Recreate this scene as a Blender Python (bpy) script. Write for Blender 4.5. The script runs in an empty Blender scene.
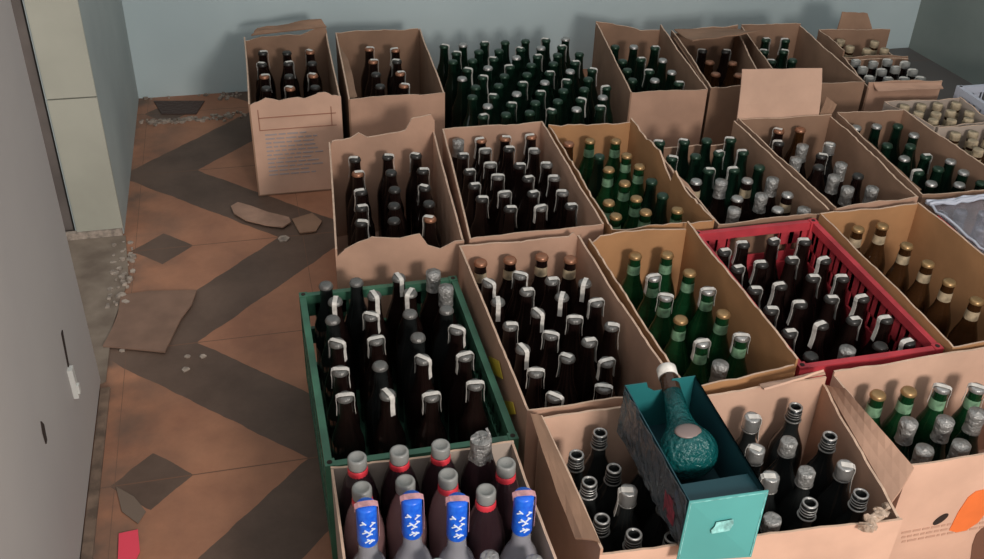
import bpy, bmesh, math, random
from mathutils import Vector, Matrix
random.seed(7)
C = bpy.context.scene.collection
WORLD, KEY, EXPO = 1.15, 58, 0
PI = math.pi
# ---------------------------------------------------------------- camera model
F = 1013.4; YAW, PITCH, ROLL = .25957, .58783, -.036008; CZ = 1.557; PX, PY = 492.0, 279.5
cy, sy, cp, sp = math.cos(YAW), math.sin(YAW), math.cos(PITCH), math.sin(PITCH)
FW = Vector((sy*cp, cy*cp, -sp)); RT0 = Vector((cy, -sy, 0)); DN0 = FW.cross(RT0)
RT = RT0*math.cos(ROLL) + DN0*math.sin(ROLL); DN = DN0*math.cos(ROLL) - RT0*math.sin(ROLL)
def ray(x, y): return FW*F + RT*(x-PX) + DN*(y-PY)
def at_z(x, y, z):
    d = ray(x, y); return d*((z-CZ)/d.z) + Vector((0, 0, CZ))
def at_y(x, y, Y):
    d = ray(x, y); return d*(Y/d.y) + Vector((0, 0, CZ))
def at_x(x, y, X):
    d = ray(x, y); return d*(X/d.x) + Vector((0, 0, CZ))
cam = bpy.data.cameras.new('camera'); co = bpy.data.objects.new('camera', cam); C.objects.link(co)
cam.sensor_fit = 'HORIZONTAL'; cam.sensor_width = 36; cam.lens = F/984*36; cam.clip_start = .02
co.matrix_world = Matrix(((RT.x, -DN.x, -FW.x, 0), (RT.y, -DN.y, -FW.y, 0), (RT.z, -DN.z, -FW.z, CZ), (0, 0, 0, 1)))
bpy.context.scene.camera = co

# ---------------------------------------------------------------- materials
def lin(c):
    c = c/255; return c/12.92 if c <= .04045 else ((c+.055)/1.055)**2.4
def rgb(t): return (lin(t[0]), lin(t[1]), lin(t[2]), 1)
def mat(name, col, rough=.6, metal=0, trans=0, noise=0, scale=20, bump=0, bscale=60, col2=None, spec=.5, alpha=1, ior=1.45):
    m = bpy.data.materials.new(name); m.use_nodes = True; nt = m.node_tree; b = nt.nodes['Principled BSDF']
    b.inputs['Base Color'].default_value = rgb(col); b.inputs['Roughness'].default_value = rough
    b.inputs['Metallic'].default_value = metal; b.inputs['Transmission Weight'].default_value = trans
    b.inputs['Specular IOR Level'].default_value = spec; b.inputs['Alpha'].default_value = alpha; b.inputs['IOR'].default_value = ior
    tc = nt.nodes.new('ShaderNodeTexCoord')
    if noise or col2:
        n = nt.nodes.new('ShaderNodeTexNoise'); n.inputs['Scale'].default_value = scale; n.inputs['Detail'].default_value = 6
        r = nt.nodes.new('ShaderNodeValToRGB'); c2 = col2 or tuple(max(0, v*(1-noise)) for v in col)
        r.color_ramp.elements[0].position = .35; r.color_ramp.elements[1].position = .68
        r.color_ramp.elements[0].color = rgb(c2); r.color_ramp.elements[1].color = rgb(col)
        nt.links.new(tc.outputs['Object'], n.inputs['Vector']); nt.links.new(n.outputs['Fac'], r.inputs['Fac'])
        nt.links.new(r.outputs['Color'], b.inputs['Base Color'])
    if bump:
        n = nt.nodes.new('ShaderNodeTexNoise'); n.inputs['Scale'].default_value = bscale; n.inputs['Detail'].default_value = 4
        bp = nt.nodes.new('ShaderNodeBump'); bp.inputs['Strength'].default_value = bump; bp.inputs['Distance'].default_value = .01
        nt.links.new(tc.outputs['Object'], n.inputs['Vector']); nt.links.new(n.outputs['Fac'], bp.inputs['Height'])
        nt.links.new(bp.outputs['Normal'], b.inputs['Normal'])
    return m
M = dict(
 card=mat('cardboard', (188, 150, 128), .85, noise=.10, scale=9, bump=.15, bscale=25, spec=.2),
 card_brown=mat('brown cardboard', (152, 120, 99), .85, noise=.12, scale=9, bump=.15, bscale=25, spec=.2),
 card_tan=mat('tan cardboard', (178, 132, 92), .85, noise=.10, scale=9, bump=.1, bscale=25, spec=.2),
 card_light=mat('pale cardboard', (206, 168, 146), .85, noise=.08, scale=8, bump=.12, bscale=25, spec=.2),
 card_grey=mat('grey cardboard', (182, 166, 154), .8, noise=.1, scale=9, bump=.1, spec=.2),
 edge=mat('torn cardboard edge', (205, 175, 152), .9, noise=.1, scale=60),
 dark_print=mat('dark brown print', (104, 70, 54), .9),
 print_line=mat('brown print', (150, 105, 85), .9),
 print_grey=mat('pale grey print', (160, 150, 148), .9),
 orange=mat('orange print', (222, 112, 52), .8, noise=.1, scale=12),
 hole=mat('dark opening', (40, 28, 22), .9),
 dark_glass=mat('dark brown glass', (30, 19, 17), .12, trans=.25, spec=.5, ior=1.5),
 black_glass=mat('smoky dark glass', (32, 34, 34), .12, trans=.25, ior=1.5),
 green_glass=mat('deep green glass', (20, 62, 34), .12, trans=.35, ior=1.5),
 dkgreen_glass=mat('dark green glass', (14, 36, 26), .12, trans=.3, ior=1.5),
 amber_glass=mat('amber glass', (62, 38, 20), .14, trans=.3, ior=1.5),
 clear_glass=mat('frosted clear glass', (196, 194, 202), .22, trans=.6, ior=1.3),
 cola=mat('dark cola bottle plastic', (48, 32, 36), .15, trans=.2, ior=1.4),
 pinkish=mat('cloudy pinkish plastic', (142, 108, 108), .25, trans=.35, ior=1.3),
 dark_cap=mat('dark bottle cap', (52, 50, 48), .3, metal=.3),
 green_cap=mat('dark green cap', (34, 58, 44), .3, metal=.3),
 tape=mat('crumpled beige packing tape', (196, 172, 152), .3, trans=.3, bump=.6, bscale=90),
 dull=mat('dull tin cap', (112, 110, 107), .3, metal=.5, bump=.3, bscale=220),
 silver=mat('silver metal cap', (165, 163, 160), .32, metal=.7, bump=.2, bscale=200),
 gold=mat('dull gold cap', (160, 128, 88), .35, metal=.6),
 bronze=mat('bronze cap', (150, 104, 80), .35, metal=.5),
 foil=mat('crumpled silver foil', (150, 148, 145), .38, metal=.45, bump=.9, bscale=90),
 green_foil=mat('pale green neck foil', (128, 168, 134), .45, noise=.35, scale=70),
 beige_label=mat('beige neck label', (190, 170, 140), .6, noise=.3, scale=60),
 seal=mat('whitish paper seal', (226, 220, 212), .6, noise=.15, scale=80),
 pink_seal=mat('pink paper seal', (215, 160, 165), .6, noise=.2, scale=90),
 white_cap=mat('translucent white cap', (150, 150, 146), .35, trans=.25),
 red=mat('red plastic ring', (205, 55, 66), .4),
 blue=mat('bright blue neck wrap', (40, 112, 225), .3, col2=(24, 84, 205), scale=120),
 white=mat('white print', (220, 228, 240), .5),
 green_crate=mat('green crate plastic', (66, 116, 92), .45, noise=.25, scale=12),
 red_crate=mat('red crate plastic', (196, 62, 72), .5, noise=.2, scale=12),
 white_crate=mat('white crate plastic', (185, 188, 200), .5),
 purple=mat('purple plastic', (150, 128, 175), .4),
 yellow=mat('yellow label', (205, 180, 60), .6),
 teal=mat('teal printed carton', (34, 104, 106), .45, noise=.08, scale=8),
 teal_end=mat('pale teal box end', (78, 150, 146), .4, noise=.05, scale=8),
 teal_light=mat('pale teal print', (150, 215, 210), .5, noise=.35, scale=90),
 teal_dark=mat('dark teal lining', (24, 62, 70), .5),
 teal_glass=mat('teal textured glass', (14, 80, 80), .22, trans=.1, bump=.8, bscale=110),
 film=mat('wrinkled clear plastic film', (120, 128, 134), .07, trans=.7, bump=1.0, bscale=30, ior=1.4),
 wrap=mat('shrink wrap film', (236, 236, 246), .2, trans=.9, bump=.5, bscale=30, ior=1.12),
 metal=mat('white metal latch', (205, 205, 200), .35, metal=.2),
 dirt=mat('crumbled plaster', (176, 160, 146), .95, noise=.3, scale=60),
 pink=mat('pink paper', (225, 70, 90), .7),
)
# ---------------------------------------------------------------- mesh helpers
def obj(name, bm, m, parent=None, smooth=False):
    me = bpy.data.meshes.new(name)
    bmesh.ops.recalc_face_normals(bm, faces=bm.faces)
    bm.to_mesh(me); bm.free()
    for k in (m if isinstance(m, (list, tuple)) else [m]): me.materials.append(k)
    if smooth:
        for p in me.polygons: p.use_smooth = True
    o = bpy.data.objects.new(name, me); C.objects.link(o)
    if parent: o.parent = parent
    return o
def tag(o, label=None, cat=None, group=None, kind=None):
    if label:
        n = len(label.split()); assert 4 <= n <= 16, (n, label)
        o['label'] = label
    if cat: o['category'] = cat
    if group: o['group'] = group
    if kind: o['kind'] = kind
    return o
def empty(name, loc=(0, 0, 0), rz=0):
    o = bpy.data.objects.new(name, None); C.objects.link(o); o.location = loc; o.rotation_euler = (0, 0, rz); o.empty_display_size = .05
    return o
def box(bm, x0, x1, y0, y1, z0, z1):
    v = [bm.verts.new((x, y, z)) for z in (z0, z1) for y in (y0, y1) for x in (x0, x1)]
    for f in ((0, 1, 3, 2), (4, 6, 7, 5), (0, 4, 5, 1), (2, 3, 7, 6), (0, 2, 6, 4), (1, 5, 7, 3)): bm.faces.new([v[i] for i in f])
def slab(bm, pts, nrm, t):
    """closed plate from an outline, thickness t along nrm"""
    n = Vector(nrm).normalized()*t
    a = [bm.verts.new(p) for p in pts]; b = [bm.verts.new(Vector(p)+n) for p in pts]
    bm.faces.new(a); bm.faces.new(b[::-1])
    for i in range(len(a)):
        j = (i+1) % len(a); bm.faces.new((a[i], b[i], b[j], a[j]))
def lathe(bm, prof, n=16, closed=True, wob=0):
    rings = []
    for r, z in prof:
        rings.append([bm.verts.new(((r+random.uniform(-wob, wob))*math.cos(2*PI*i/n), (r+random.uniform(-wob, wob))*math.sin(2*PI*i/n), z+random.uniform(-wob, wob))) for i in range(n)])
    for a, b in zip(rings, rings[1:]):
        for i in range(n): bm.faces.new((a[i], a[(i+1) % n], b[(i+1) % n], b[i]))
    if closed: bm.faces.new(rings[0][::-1]); bm.faces.new(rings[-1])
def torus(bm, R_, r, z, n=16, k=6):
    rings = [[bm.verts.new(((R_+r*math.cos(2*PI*j/k))*math.cos(2*PI*i/n), (R_+r*math.cos(2*PI*j/k))*math.sin(2*PI*i/n), z+r*math.sin(2*PI*j/k))) for j in range(k)] for i in range(n)]
    for i in range(n):
        a, b = rings[i], rings[(i+1) % n]
        for j in range(k): bm.faces.new((a[j], b[j], b[(j+1) % k], a[(j+1) % k]))
def tube(bm, pts, r, k=6):
    rings = []
    for i, p in enumerate(pts):
        p = Vector(p); d = Vector(pts[min(i+1, len(pts)-1)]) - Vector(pts[max(i-1, 0)]); d.normalize()
        u = d.orthogonal().normalized(); w = d.cross(u)
        rings.append([bm.verts.new(p+u*r*math.cos(2*PI*j/k)+w*r*math.sin(2*PI*j/k)) for j in range(k)])
    for a, b in zip(rings, rings[1:]):
        for j in range(k): bm.faces.new((a[j], a[(j+1) % k], b[(j+1) % k], b[j]))
    bm.faces.new(rings[0][::-1]); bm.faces.new(rings[-1])
def ribbon(bm, path, w, t=.0006):
    """strip along a path in the xz plane, width w in y"""
    L = []
    for i, (x, z) in enumerate(path):
        a = path[max(i-1, 0)]; b = path[min(i+1, len(path)-1)]
        d = Vector((b[0]-a[0], b[1]-a[1])).normalized(); n = Vector((-d.y, d.x))*t
        L.append([bm.verts.new((x, -w/2, z)), bm.verts.new((x, w/2, z)), bm.verts.new((x+n.x, w/2, z+n.y)), bm.verts.new((x+n.x, -w/2, z+n.y))])
    for a, b in zip(L, L[1:]):
        for j in range(4): bm.faces.new((a[j], a[(j+1) % 4], b[(j+1) % 4], b[j]))
    bm.faces.new(L[0]); bm.faces.new(L[-1][::-1])

# ---------------------------------------------------------------- the room
def node_floor():
    m = bpy.data.materials.new('rust tiles with brown chevrons'); m.use_nodes = True; nt = m.node_tree; b = nt.nodes['Principled BSDF']
    def mth(op, a, c=None, d=None):
        n = nt.nodes.new('ShaderNodeMath'); n.operation = op
        for i, v in enumerate((a, c, d)):
            if v is None: continue
            if isinstance(v, (int, float)): n.inputs[i].default_value = v
            else: nt.links.new(v, n.inputs[i])
        return n.outputs[0]
    g = nt.nodes.new('ShaderNodeNewGeometry'); s = nt.nodes.new('ShaderNodeSeparateXYZ'); nt.links.new(g.outputs['Position'], s.inputs[0])
    x, y = s.outputs[0], s.outputs[1]
    wn = nt.nodes.new('ShaderNodeTexNoise'); wn.inputs['Scale'].default_value = 14; nt.links.new(g.outputs['Position'], wn.inputs['Vector'])
    xj = mth('ADD', x, mth('MULTIPLY', mth('SUBTRACT', wn.outputs['Fac'], .5), .02))
    T = .94
    def tri(off):
        fr = mth('FRACT', mth('ADD', mth('DIVIDE', mth('SUBTRACT', y, off), T), 10))      # 0..1
        return mth('MULTIPLY', mth('SUBTRACT', .5, mth('ABSOLUTE', mth('SUBTRACT', fr, .5))), T)   # 0 at off, .47 mid
    tr = tri(2.125)
    u = mth('SUBTRACT', xj, mth('ADD', tr, -.31))
    uu = mth('ABSOLUTE', mth('SUBTRACT', mth('MULTIPLY', mth('FRACT', mth('ADD', mth('DIVIDE', u, T), 10.5)), T), T/2))
    band = mth('LESS_THAN', uu, .12)
    d1 = mth('ADD', mth('ABSOLUTE', mth('ADD', xj, .285)), tri(1.655))
    dia = mth('LESS_THAN', d1, .085)
    dark = mth('MAXIMUM', band, dia)
    gy = mth('ABSOLUTE', mth('SUBTRACT', mth('FRACT', mth('ADD', mth('DIVIDE', mth('SUBTRACT', y, 1.655), .47), 10.5)), .5))
    gx = mth('ABSOLUTE', mth('SUBTRACT', mth('FRACT', mth('ADD', mth('DIVIDE', mth('ADD', x, .36), .47), 10.5)), .5))
    grout = mth('MAXIMUM', mth('LESS_THAN', gy, .0035), mth('LESS_THAN', gx, .0015))
    n = nt.nodes.new('ShaderNodeTexNoise'); n.inputs['Scale'].default_value = 4; n.inputs['Roughness'].default_value = .7; n.inputs['Detail'].default_value = 8; nt.links.new(g.outputs['Position'], n.inputs['Vector'])
    def ramp(c1, c2):
        r = nt.nodes.new('ShaderNodeValToRGB'); r.color_ramp.elements[0].position = .35; r.color_ramp.elements[1].position = .65
        r.color_ramp.elements[0].color = rgb(c1); r.color_ramp.elements[1].color = rgb(c2); nt.links.new(n.outputs['Fac'], r.inputs['Fac']); return r.outputs[0]
    def mix(f, a, c):
        k = nt.nodes.new('ShaderNodeMix'); k.data_type = 'RGBA'; nt.links.new(f, k.inputs[0])
        for i, v in ((6, a), (7, c)):
            if isinstance(v, tuple): k.inputs[i].default_value = v
            else: nt.links.new(v, k.inputs[i])
        return k.outputs[2]
    base = mix(dark, ramp(FL1, FL2), ramp(FD1, FD2))
    base = mix(mth('GREATER_THAN', mth('ADD', xj, mth('MULTIPLY', y, .0)), 2.22), base, rgb((92, 88, 86)))  # shade on the floor beyond the right cartons, painted in as flat dark grey
    base = mix(grout, base, rgb((112, 80, 62)))
    n2 = nt.nodes.new('ShaderNodeTexNoise'); n2.inputs['Scale'].default_value = 9; n2.inputs['Detail'].default_value = 8; nt.links.new(g.outputs['Position'], n2.inputs['Vector'])
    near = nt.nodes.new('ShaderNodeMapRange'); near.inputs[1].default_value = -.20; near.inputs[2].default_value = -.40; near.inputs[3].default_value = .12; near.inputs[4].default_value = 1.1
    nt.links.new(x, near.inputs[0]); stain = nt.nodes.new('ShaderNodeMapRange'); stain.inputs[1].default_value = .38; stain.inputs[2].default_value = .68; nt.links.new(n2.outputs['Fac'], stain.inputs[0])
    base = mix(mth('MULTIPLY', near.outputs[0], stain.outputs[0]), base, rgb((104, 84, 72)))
    nt.links.new(base, b.inputs['Base Color']); b.inputs['Roughness'].default_value = .55; b.inputs['Specular IOR Level'].default_value = .35
    return m
FL1, FL2, FD1, FD2 = (142, 98, 76), (170, 120, 92), (80, 63, 53), (102, 82, 70)
def wall_mat(name, c, c2, scale=2.5): return mat(name, c, .75, col2=c2, scale=scale, bump=.08, bscale=8, spec=.3)
def struct(name, bm, m, parent=None, kind='structure'):
    o = obj(name, bm, m, parent)
    if not parent: o['kind'] = kind
    return o
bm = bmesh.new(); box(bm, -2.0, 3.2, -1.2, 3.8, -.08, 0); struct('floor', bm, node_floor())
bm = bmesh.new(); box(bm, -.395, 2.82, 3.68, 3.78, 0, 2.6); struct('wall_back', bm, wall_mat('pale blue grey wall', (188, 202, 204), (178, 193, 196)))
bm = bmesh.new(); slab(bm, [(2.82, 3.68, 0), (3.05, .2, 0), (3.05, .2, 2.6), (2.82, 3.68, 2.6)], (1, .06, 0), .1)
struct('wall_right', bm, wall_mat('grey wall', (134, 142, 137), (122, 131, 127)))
tile = mat('cream wall tiles', (172, 170, 156), .4, noise=.08, scale=4)
bm = bmesh.new(); box(bm, -.525, -.395, 2.70, 3.78, 0, 2.6); struct('wall_left', bm, wall_mat('grey plaster side', (168, 176, 174), (152, 160, 160)))
# tiled jamb of the doorway
bm = bmesh.new()
for z0, z1 in ((.025, .4295), (.4335, .86), (.866, 1.3), (1.306, 1.74), (1.746, 2.18)): box(bm, -.519, -.394, 2.690, 2.70, z0, z1)
o = struct('trim_1', bm, tile)
bm = bmesh.new(); box(bm, -.60, -.398, 2.684, 2.70, .0, .024); struct('trim_2', bm, M['dirt'])
# near part of the left wall: grey leaf with a latch
bm = bmesh.new(); box(bm, -.45, -.41, .2, 2.005, .012, 2.2)
door = struct('door_1', bm, wall_mat('grey painted door', (168, 162, 158), (158, 152, 150), 1.5))
bm = bmesh.new(); box(bm, -.411, -.400, 1.722, 1.74, .19, .262); box(bm, -.411, -.396, 1.724, 1.736, .2, .22)
o = struct('latch', bm, M['metal'], door); o['label'] = 'white metal latch'
bm = bmesh.new(); slab(bm, [(-.4095, 1.735, .262), (-.4095, 1.742, .262), (-.4095, 1.762, .335), (-.4095, 1.75, .335)], (1, 0, 0), .002)
struct('slot', bm, M['hole'], door)
bm = bmesh.new(); slab(bm, [(-.4095, 1.45, .315), (-.4095, 1.46, .315), (-.4095, 1.468, .345), (-.4095, 1.458, .36), (-.4095, 1.45, .34)], (1, 0, 0), .002)
struct('dent', bm, M['hole'], door)
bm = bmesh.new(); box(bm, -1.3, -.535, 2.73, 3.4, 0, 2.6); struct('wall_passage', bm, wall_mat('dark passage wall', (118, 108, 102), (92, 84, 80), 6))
bm = bmesh.new(); box(bm, -.409, -.388, .3, 1.98, 0, .008); struct('trim_3', bm, mat('dirty brown skirting line', (128, 106, 90), .9, noise=.3, scale=30))
# bare screed in the doorway
bm = bmesh.new(); slab(bm, [(-.6, 1.9, .0005), (-.40, 2.01, .0005), (-.40, 2.22, .0005), (-.37, 2.45, .0005), (-.39, 2.683, .0005), (-.6, 2.683, .0005)], (0, 0, 1), .003)
struct('threshold', bm, mat('bare cement patch', (132, 118, 104), .9, col2=(106, 92, 80), scale=14))
bm = bmesh.new()
for i in range(230):
    x = random.uniform(-.38, -.02); y = random.choice((random.gauss(3.46, .012), random.gauss(3.64, .02))); y = min(y, 3.67)
    if random.random() < .25: x, y = random.uniform(-.42, -.36), random.uniform(2.3, 2.68)
    if -.36 < x < -.14 and 3.47 < y < 3.66: continue
    s = random.uniform(.003, .011); a = random.random()*PI
    pts = [(x+s*math.cos(a+k*PI/2.5)*random.uniform(.6, 1.2), y+s*math.sin(a+k*PI/2.5)*random.uniform(.6, 1.2), .0) for k in range(5)]
    slab(bm, pts, (0, 0, 1), random.uniform(.003, .010))
tag(obj('plaster_rubble', bm, M['dirt']), 'crumbs of plaster rubble lying along the foot of the walls', 'rubble', kind='stuff')
bm = bmesh.new(); slab(bm, [(-.34, 3.64, .0), (-.16, 3.61, 0), (-.19, 3.5, 0), (-.31, 3.52, 0)], (0, 0, 1), .004)
tag(obj('plastic_scrap', bm, mat('dark crumpled scrap', (70, 52, 46), .6, bump=.6)), 'dark flat scrap among rubble at the back wall', 'scrap')

def sheet(name, pix, z, m, label, cat, t=.004, curl=0):
    bm = bmesh.new(); pts = [at_z(x, y, z) for x, y in pix]
    slab(bm, pts, (0, 0, 1), t)
    return tag(obj(name, bm, m), label, cat)
sheet('cardboard_piece', [(121, 296), (150, 292), (197, 291), (192, 305), (181, 320), (165, 353), (135, 350), (103, 347), (112, 330), (118, 315)], .004, mat('trodden grey brown card', (128, 100, 84), .9, noise=.1), 'flat grey brown cardboard sheet on the floor by the doorway', 'cardboard')
sheet('cardboard_piece', [(231, 207), (238, 203), (252, 207), (268, 213), (289, 218), (291, 223), (283, 228), (266, 226), (246, 221), (234, 214)], .006, mat('weathered card', (168, 134, 114), .9, noise=.15), 'torn curved cardboard strip on the floor before the printed carton', 'cardboard')
sheet('cardboard_piece', [(292, 220), (312, 214), (322, 222), (316, 232), (300, 234)], .003, M['card_brown'], 'small brown cardboard scrap beside the torn curved strip', 'cardboard')
sheet('paper_scrap', [(119, 534), (138, 530), (140, 552), (136, 560), (118, 560)], .002, M['pink'], 'bright pink paper scrap on floor at bottom left corner', 'paper', .002)
sheet('paper_scrap', [(116, 487), (134, 497), (146, 512), (138, 524), (122, 512)], .001, mat('dusty grey paper', (112, 96, 84), .9), 'dusty grey paper scrap just behind the pink one', 'paper', .002)
for i, (x, y, w) in enumerate(((188, 357, 3), (186, 370, 3.4), (203, 357, 3), (283, 239, 7), (123, 351, 3))):
    bm = bmesh.new(); p = at_z(x, y, 0); s = w/380
    slab(bm, [p+Vector((s*math.cos(k*1.05)*random.uniform(.6, 1.2), s*math.sin(k*1.05)*random.uniform(.6, 1.2), 0)) for k in range(6)], (0, 0, 1), .004)
    tag(obj('plaster_crumb', bm, M['dirt']), ['pale crumb on dark band, back one of three near green crate', 'pale crumb on dark band, front one of three near green crate', 'pale crumb on dark band, right one of three near green crate', 'largest pale crumb, in front of torn cardboard strip', 'tiny pale crumb at the corner of the flat cardboard sheet'][i], 'crumb')
# ---------------------------------------------------------------- cartons
def prof_const(z): return [(0, z), (1, z)]
def interp(P, t):
    for (a, za), (b, zb) in zip(P, P[1:]):
        if t <= b: return za+(zb-za)*((t-a)/(b-a) if b > a else 0)
    return P[-1][1]
def panel(name, p0, p1, P, m, parent, jit=.0015, th=.0045, bulge=0, n=None, z0=.002):
    p0 = Vector((p0[0], p0[1], 0)); p1 = Vector((p1[0], p1[1], 0)); d = (p1-p0); L = d.length; d.normalize()
    nin = Vector((-d.y, d.x, 0)); n = n or max(8, int(L/.018)); bm = bmesh.new(); rows = []
    w1, ph = random.uniform(.0008, .0026), random.uniform(0, 6)
    if not bulge: bulge = random.uniform(0, .002)
    ts = sorted(set([i/n for i in range(n+1)] + [t for t, z in P if 0 <= t <= 1]))
    for t in ts:
        z = interp(P, t) + random.uniform(-jit, jit) + w1*math.sin(t*7+ph) + w1*.6*math.sin(t*17+ph*2); b = nin*(bulge*math.sin(PI*t))
        q = p0 + d*(L*t); zm = z*.6
        rows.append([bm.verts.new(v) for v in (q+Vector((0, 0, z0)), q+b*.6+Vector((0, 0, zm)), q+b+Vector((0, 0, z)), q+b+nin*th+Vector((0, 0, z-.0004)), q+b*.6+nin*th+Vector((0, 0, zm)), q+nin*th+Vector((0, 0, z0)))])
    for a, b in zip(rows, rows[1:]):
        for j in range(6): f = bm.faces.new((a[j], a[(j+1) % 6], b[(j+1) % 6], b[j])); f.material_index = 1 if j == 2 else 0
    bm.faces.new(rows[0]); bm.faces.new(rows[-1][::-1])
    return obj(name, bm, [m, M['edge']], parent)
def pix_prof(p0, p1, pts, face):
    """heights of a torn rim read at the panel's own plane"""
    out = []; d = Vector((p1[0]-p0[0], p1[1]-p0[1])); L = d.length; d.normalize()
    for x, y in pts:
        r = ray(x, y); nx, ny = -d.y, d.x
        s = (nx*p0[0]+ny*p0[1])/(nx*r.x+ny*r.y); q = r*s+Vector((0, 0, CZ))
        out.append((((q.x-p0[0])*d.x+(q.y-p0[1])*d.y)/L, q.z))
    out.sort()
    return [(-.01, out[0][1])]+out+[(1.01, out[-1][1])]
BOX = {}
def carton(key, fl, fr, br, bl, label, m='card', H=.31, front=None, back=None, left=None, right=None, Hf=None, Hb=None, Hl=None, Hr=None, mf=None, mb=None, bulge=0, jit=.0012, ml=None):
    c = ((fl[0]+fr[0]+br[0]+bl[0])/4, (fl[1]+fr[1]+br[1]+bl[1])/4); e = empty('cardboard_carton', (c[0], c[1], 0))
    tag(e, label, 'cardboard box', 'cardboard cartons of bottles')
    BOX[key] = (fl, fr, br, bl)
    L = lambda p: (p[0]-c[0], p[1]-c[1])
    def pr(px, a, b, h): return pix_prof(a, b, px, 0) if px and not isinstance(px[0][1], float) else (px or prof_const(h))
    pf = pr(front, fl, fr, Hf or H); pb = pr(back, br, bl, Hb or H); pl = pr(left, bl, fl, Hl or H); p_r = pr(right, fr, br, Hr or H)
    mm = M[m]
    panel('front_panel', L(fl), L(fr), pf, M[mf or m], e, jit, bulge=bulge)
    panel('back_panel', L(br), L(bl), pb, M[mb or m], e, jit)
    panel('side_panel', L(bl), L(fl), pl, M[ml or m], e, jit, bulge=bulge)
    panel('side_panel', L(fr), L(br), p_r, mm, e, jit, bulge=bulge)
    bm = bmesh.new(); slab(bm, [(*L(p), .002) for p in (fl, fr, br, bl)], (0, 0, 1), .004); obj('bottom', bm, mm, e)
    return e
def flap(e, pts, m='card', t=.004, name='flap', n=6, jit=.0015):
    """a bent cardboard flap through four world points a,b (fold line) and c,d (free edge, torn)"""
    a, b, c, d = [Vector(p) - e.location for p in pts]; bm = bmesh.new(); G = []
    nr = (b-a).cross(d-a).normalized()*t
    for j in range(4):
        v = j/3; row = []
        for i in range(n+1):
            u = i/n; p = a.lerp(b, u).lerp(d.lerp(c, u), v) + nr*(math.sin(v*PI)*.8)
            if j: p += Vector((random.uniform(-jit, jit), random.uniform(-jit, jit), random.uniform(-jit, jit)))
            row.append((bm.verts.new(p), bm.verts.new(p+nr)))
        G.append(row)
    for j in range(3):
        for i in range(n):
            q = (G[j][i], G[j][i+1], G[j+1][i+1], G[j+1][i])
            bm.faces.new([k[0] for k in q]); bm.faces.new([k[1] for k in q[::-1]])
    ring = [G[0][i] for i in range(n+1)]+[G[j][n] for j in (1, 2, 3)]+[G[3][i] for i in range(n-1, -1, -1)]+[G[j][0] for j in (2, 1)]
    for i in range(len(ring)):
        p, q = ring[i], ring[(i+1) % len(ring)]; bm.faces.new((p[0], q[0], q[1], p[1]))
    return obj(name, bm, M[m], e)

A1 = carton('A1', (-.004, 2.85), (.268, 2.85), (.285, 3.41), (.005, 3.41), 'tall pale carton with printed text lines, leftmost in the back row', m='card_brown', mf='card_light',
    front=[(250, 105), (258, 102), (266, 98), (280, 100), (296, 98), (305, 99), (318, 94), (325, 93), (332, 96), (342, 96)], back=[(250, 40), (262, 37), (300, 34), (312, 29), (325, 26), (328, 34)])
A2 = carton('A2', (.289, 2.84), (.583, 2.835), (.61, 3.40), (.313, 3.40), 'brown carton with few dark bottles, second in the back row', m='card_brown', mf='card',
    back=[(333, 32), (380, 30), (418, 28), (424, 40), (428, 46)])
A4 = carton('A4', (1.15, 2.74), (1.40, 2.72), (1.475, 3.30), (1.245, 3.36), 'wide flared carton of green bottles just right of the loose bottles', m='card_brown', mf='card',
    back=[(594, 20), (612, 24), (640, 29), (668, 30)])
A5 = carton('A5', (1.415, 2.73), (1.60, 2.73), (1.735, 3.22), (1.493, 3.25), 'dim narrow carton with folded-in flaps in the back row', m='card_brown',
    back=[(672, 33), (700, 28), (745, 24)])
A6 = carton('A6', (1.66, 2.72), (1.935, 2.69), (1.985, 3.22), (1.76, 3.24), 'back row carton of green bottles behind the large upright flap', m='card_brown', back=[(733, 24), (765, 24), (800, 23)])
A7 = carton('A7', (1.95, 2.69), (2.20, 2.66), (2.255, 2.93), (2.01, 2.955), 'back right carton holding bottles with white caps', m='card_brown', mf='card', Hl=.29, Hr=.22, Hb=.28)
A8 = carton('A8', (2.015, 2.962), (2.26, 2.937), (2.30, 3.13), (2.03, 3.165), 'far right corner carton with one tall raised flap', m='card_brown', Hl=.31, Hf=.285, Hr=.24)
B1 = carton('B1', (.155, 2.0), (.455, 1.98), (.50, 2.58), (.2, 2.56), 'carton with torn stepped back rim directly behind the green crate', m='card',
    back=[(328, 150), (332, 141), (350, 138), (358, 132), (367, 137), (405, 129), (411, 118), (431, 114), (434, 120)],
    front=[(330, 264), (345, 249), (358, 243), (372, 238), (400, 239), (420, 235), (428, 246), (440, 249), (455, 241)])
B2 = carton('B2', (.469, 1.985), (.805, 1.99), (.82, 2.585), (.525, 2.59), 'second carton of the middle row, dark bottles with white seals', m='card', Hr=.312)
B3 = carton('B3', (.815, 1.96), (1.08, 1.955), (1.075, 2.53), (.83, 2.555), 'middle row carton of green bottles, ragged wall on its right', m='card_tan',
    right=[(0, .315), (.15, .31), (.3, .305), (.42, .325), (.45, .285), (.55, .31), (.62, .33), (.8, .32), (1.0, .325)], jit=.003)
B4 = carton('B4', (1.09, 1.95), (1.395, 1.955), (1.385, 2.49), (1.085, 2.49), 'middle row carton of silver-capped bottles behind the red crate', m='card_brown', Hl=.30, Hf=.30, Hb=.24)
B5 = carton('B5', (1.41, 1.955), (1.66, 1.97), (1.695, 2.48), (1.40, 2.5), 'middle row carton with a large pale flap standing at its back', m='card_brown', mf='card')
B6 = carton('B6', (1.675, 1.975), (1.955, 1.965), (1.94, 2.475), (1.72, 2.49), 'middle row carton of dark green bottles, next right of the upright flap carton', m='card_brown')
B7 = carton('B7', (2.0, 2.395), (2.21, 2.385), (2.215, 2.575), (1.95, 2.59), 'shallow carton of golden-topped bottles below the right wall', m='card_grey', H=.285)
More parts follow.
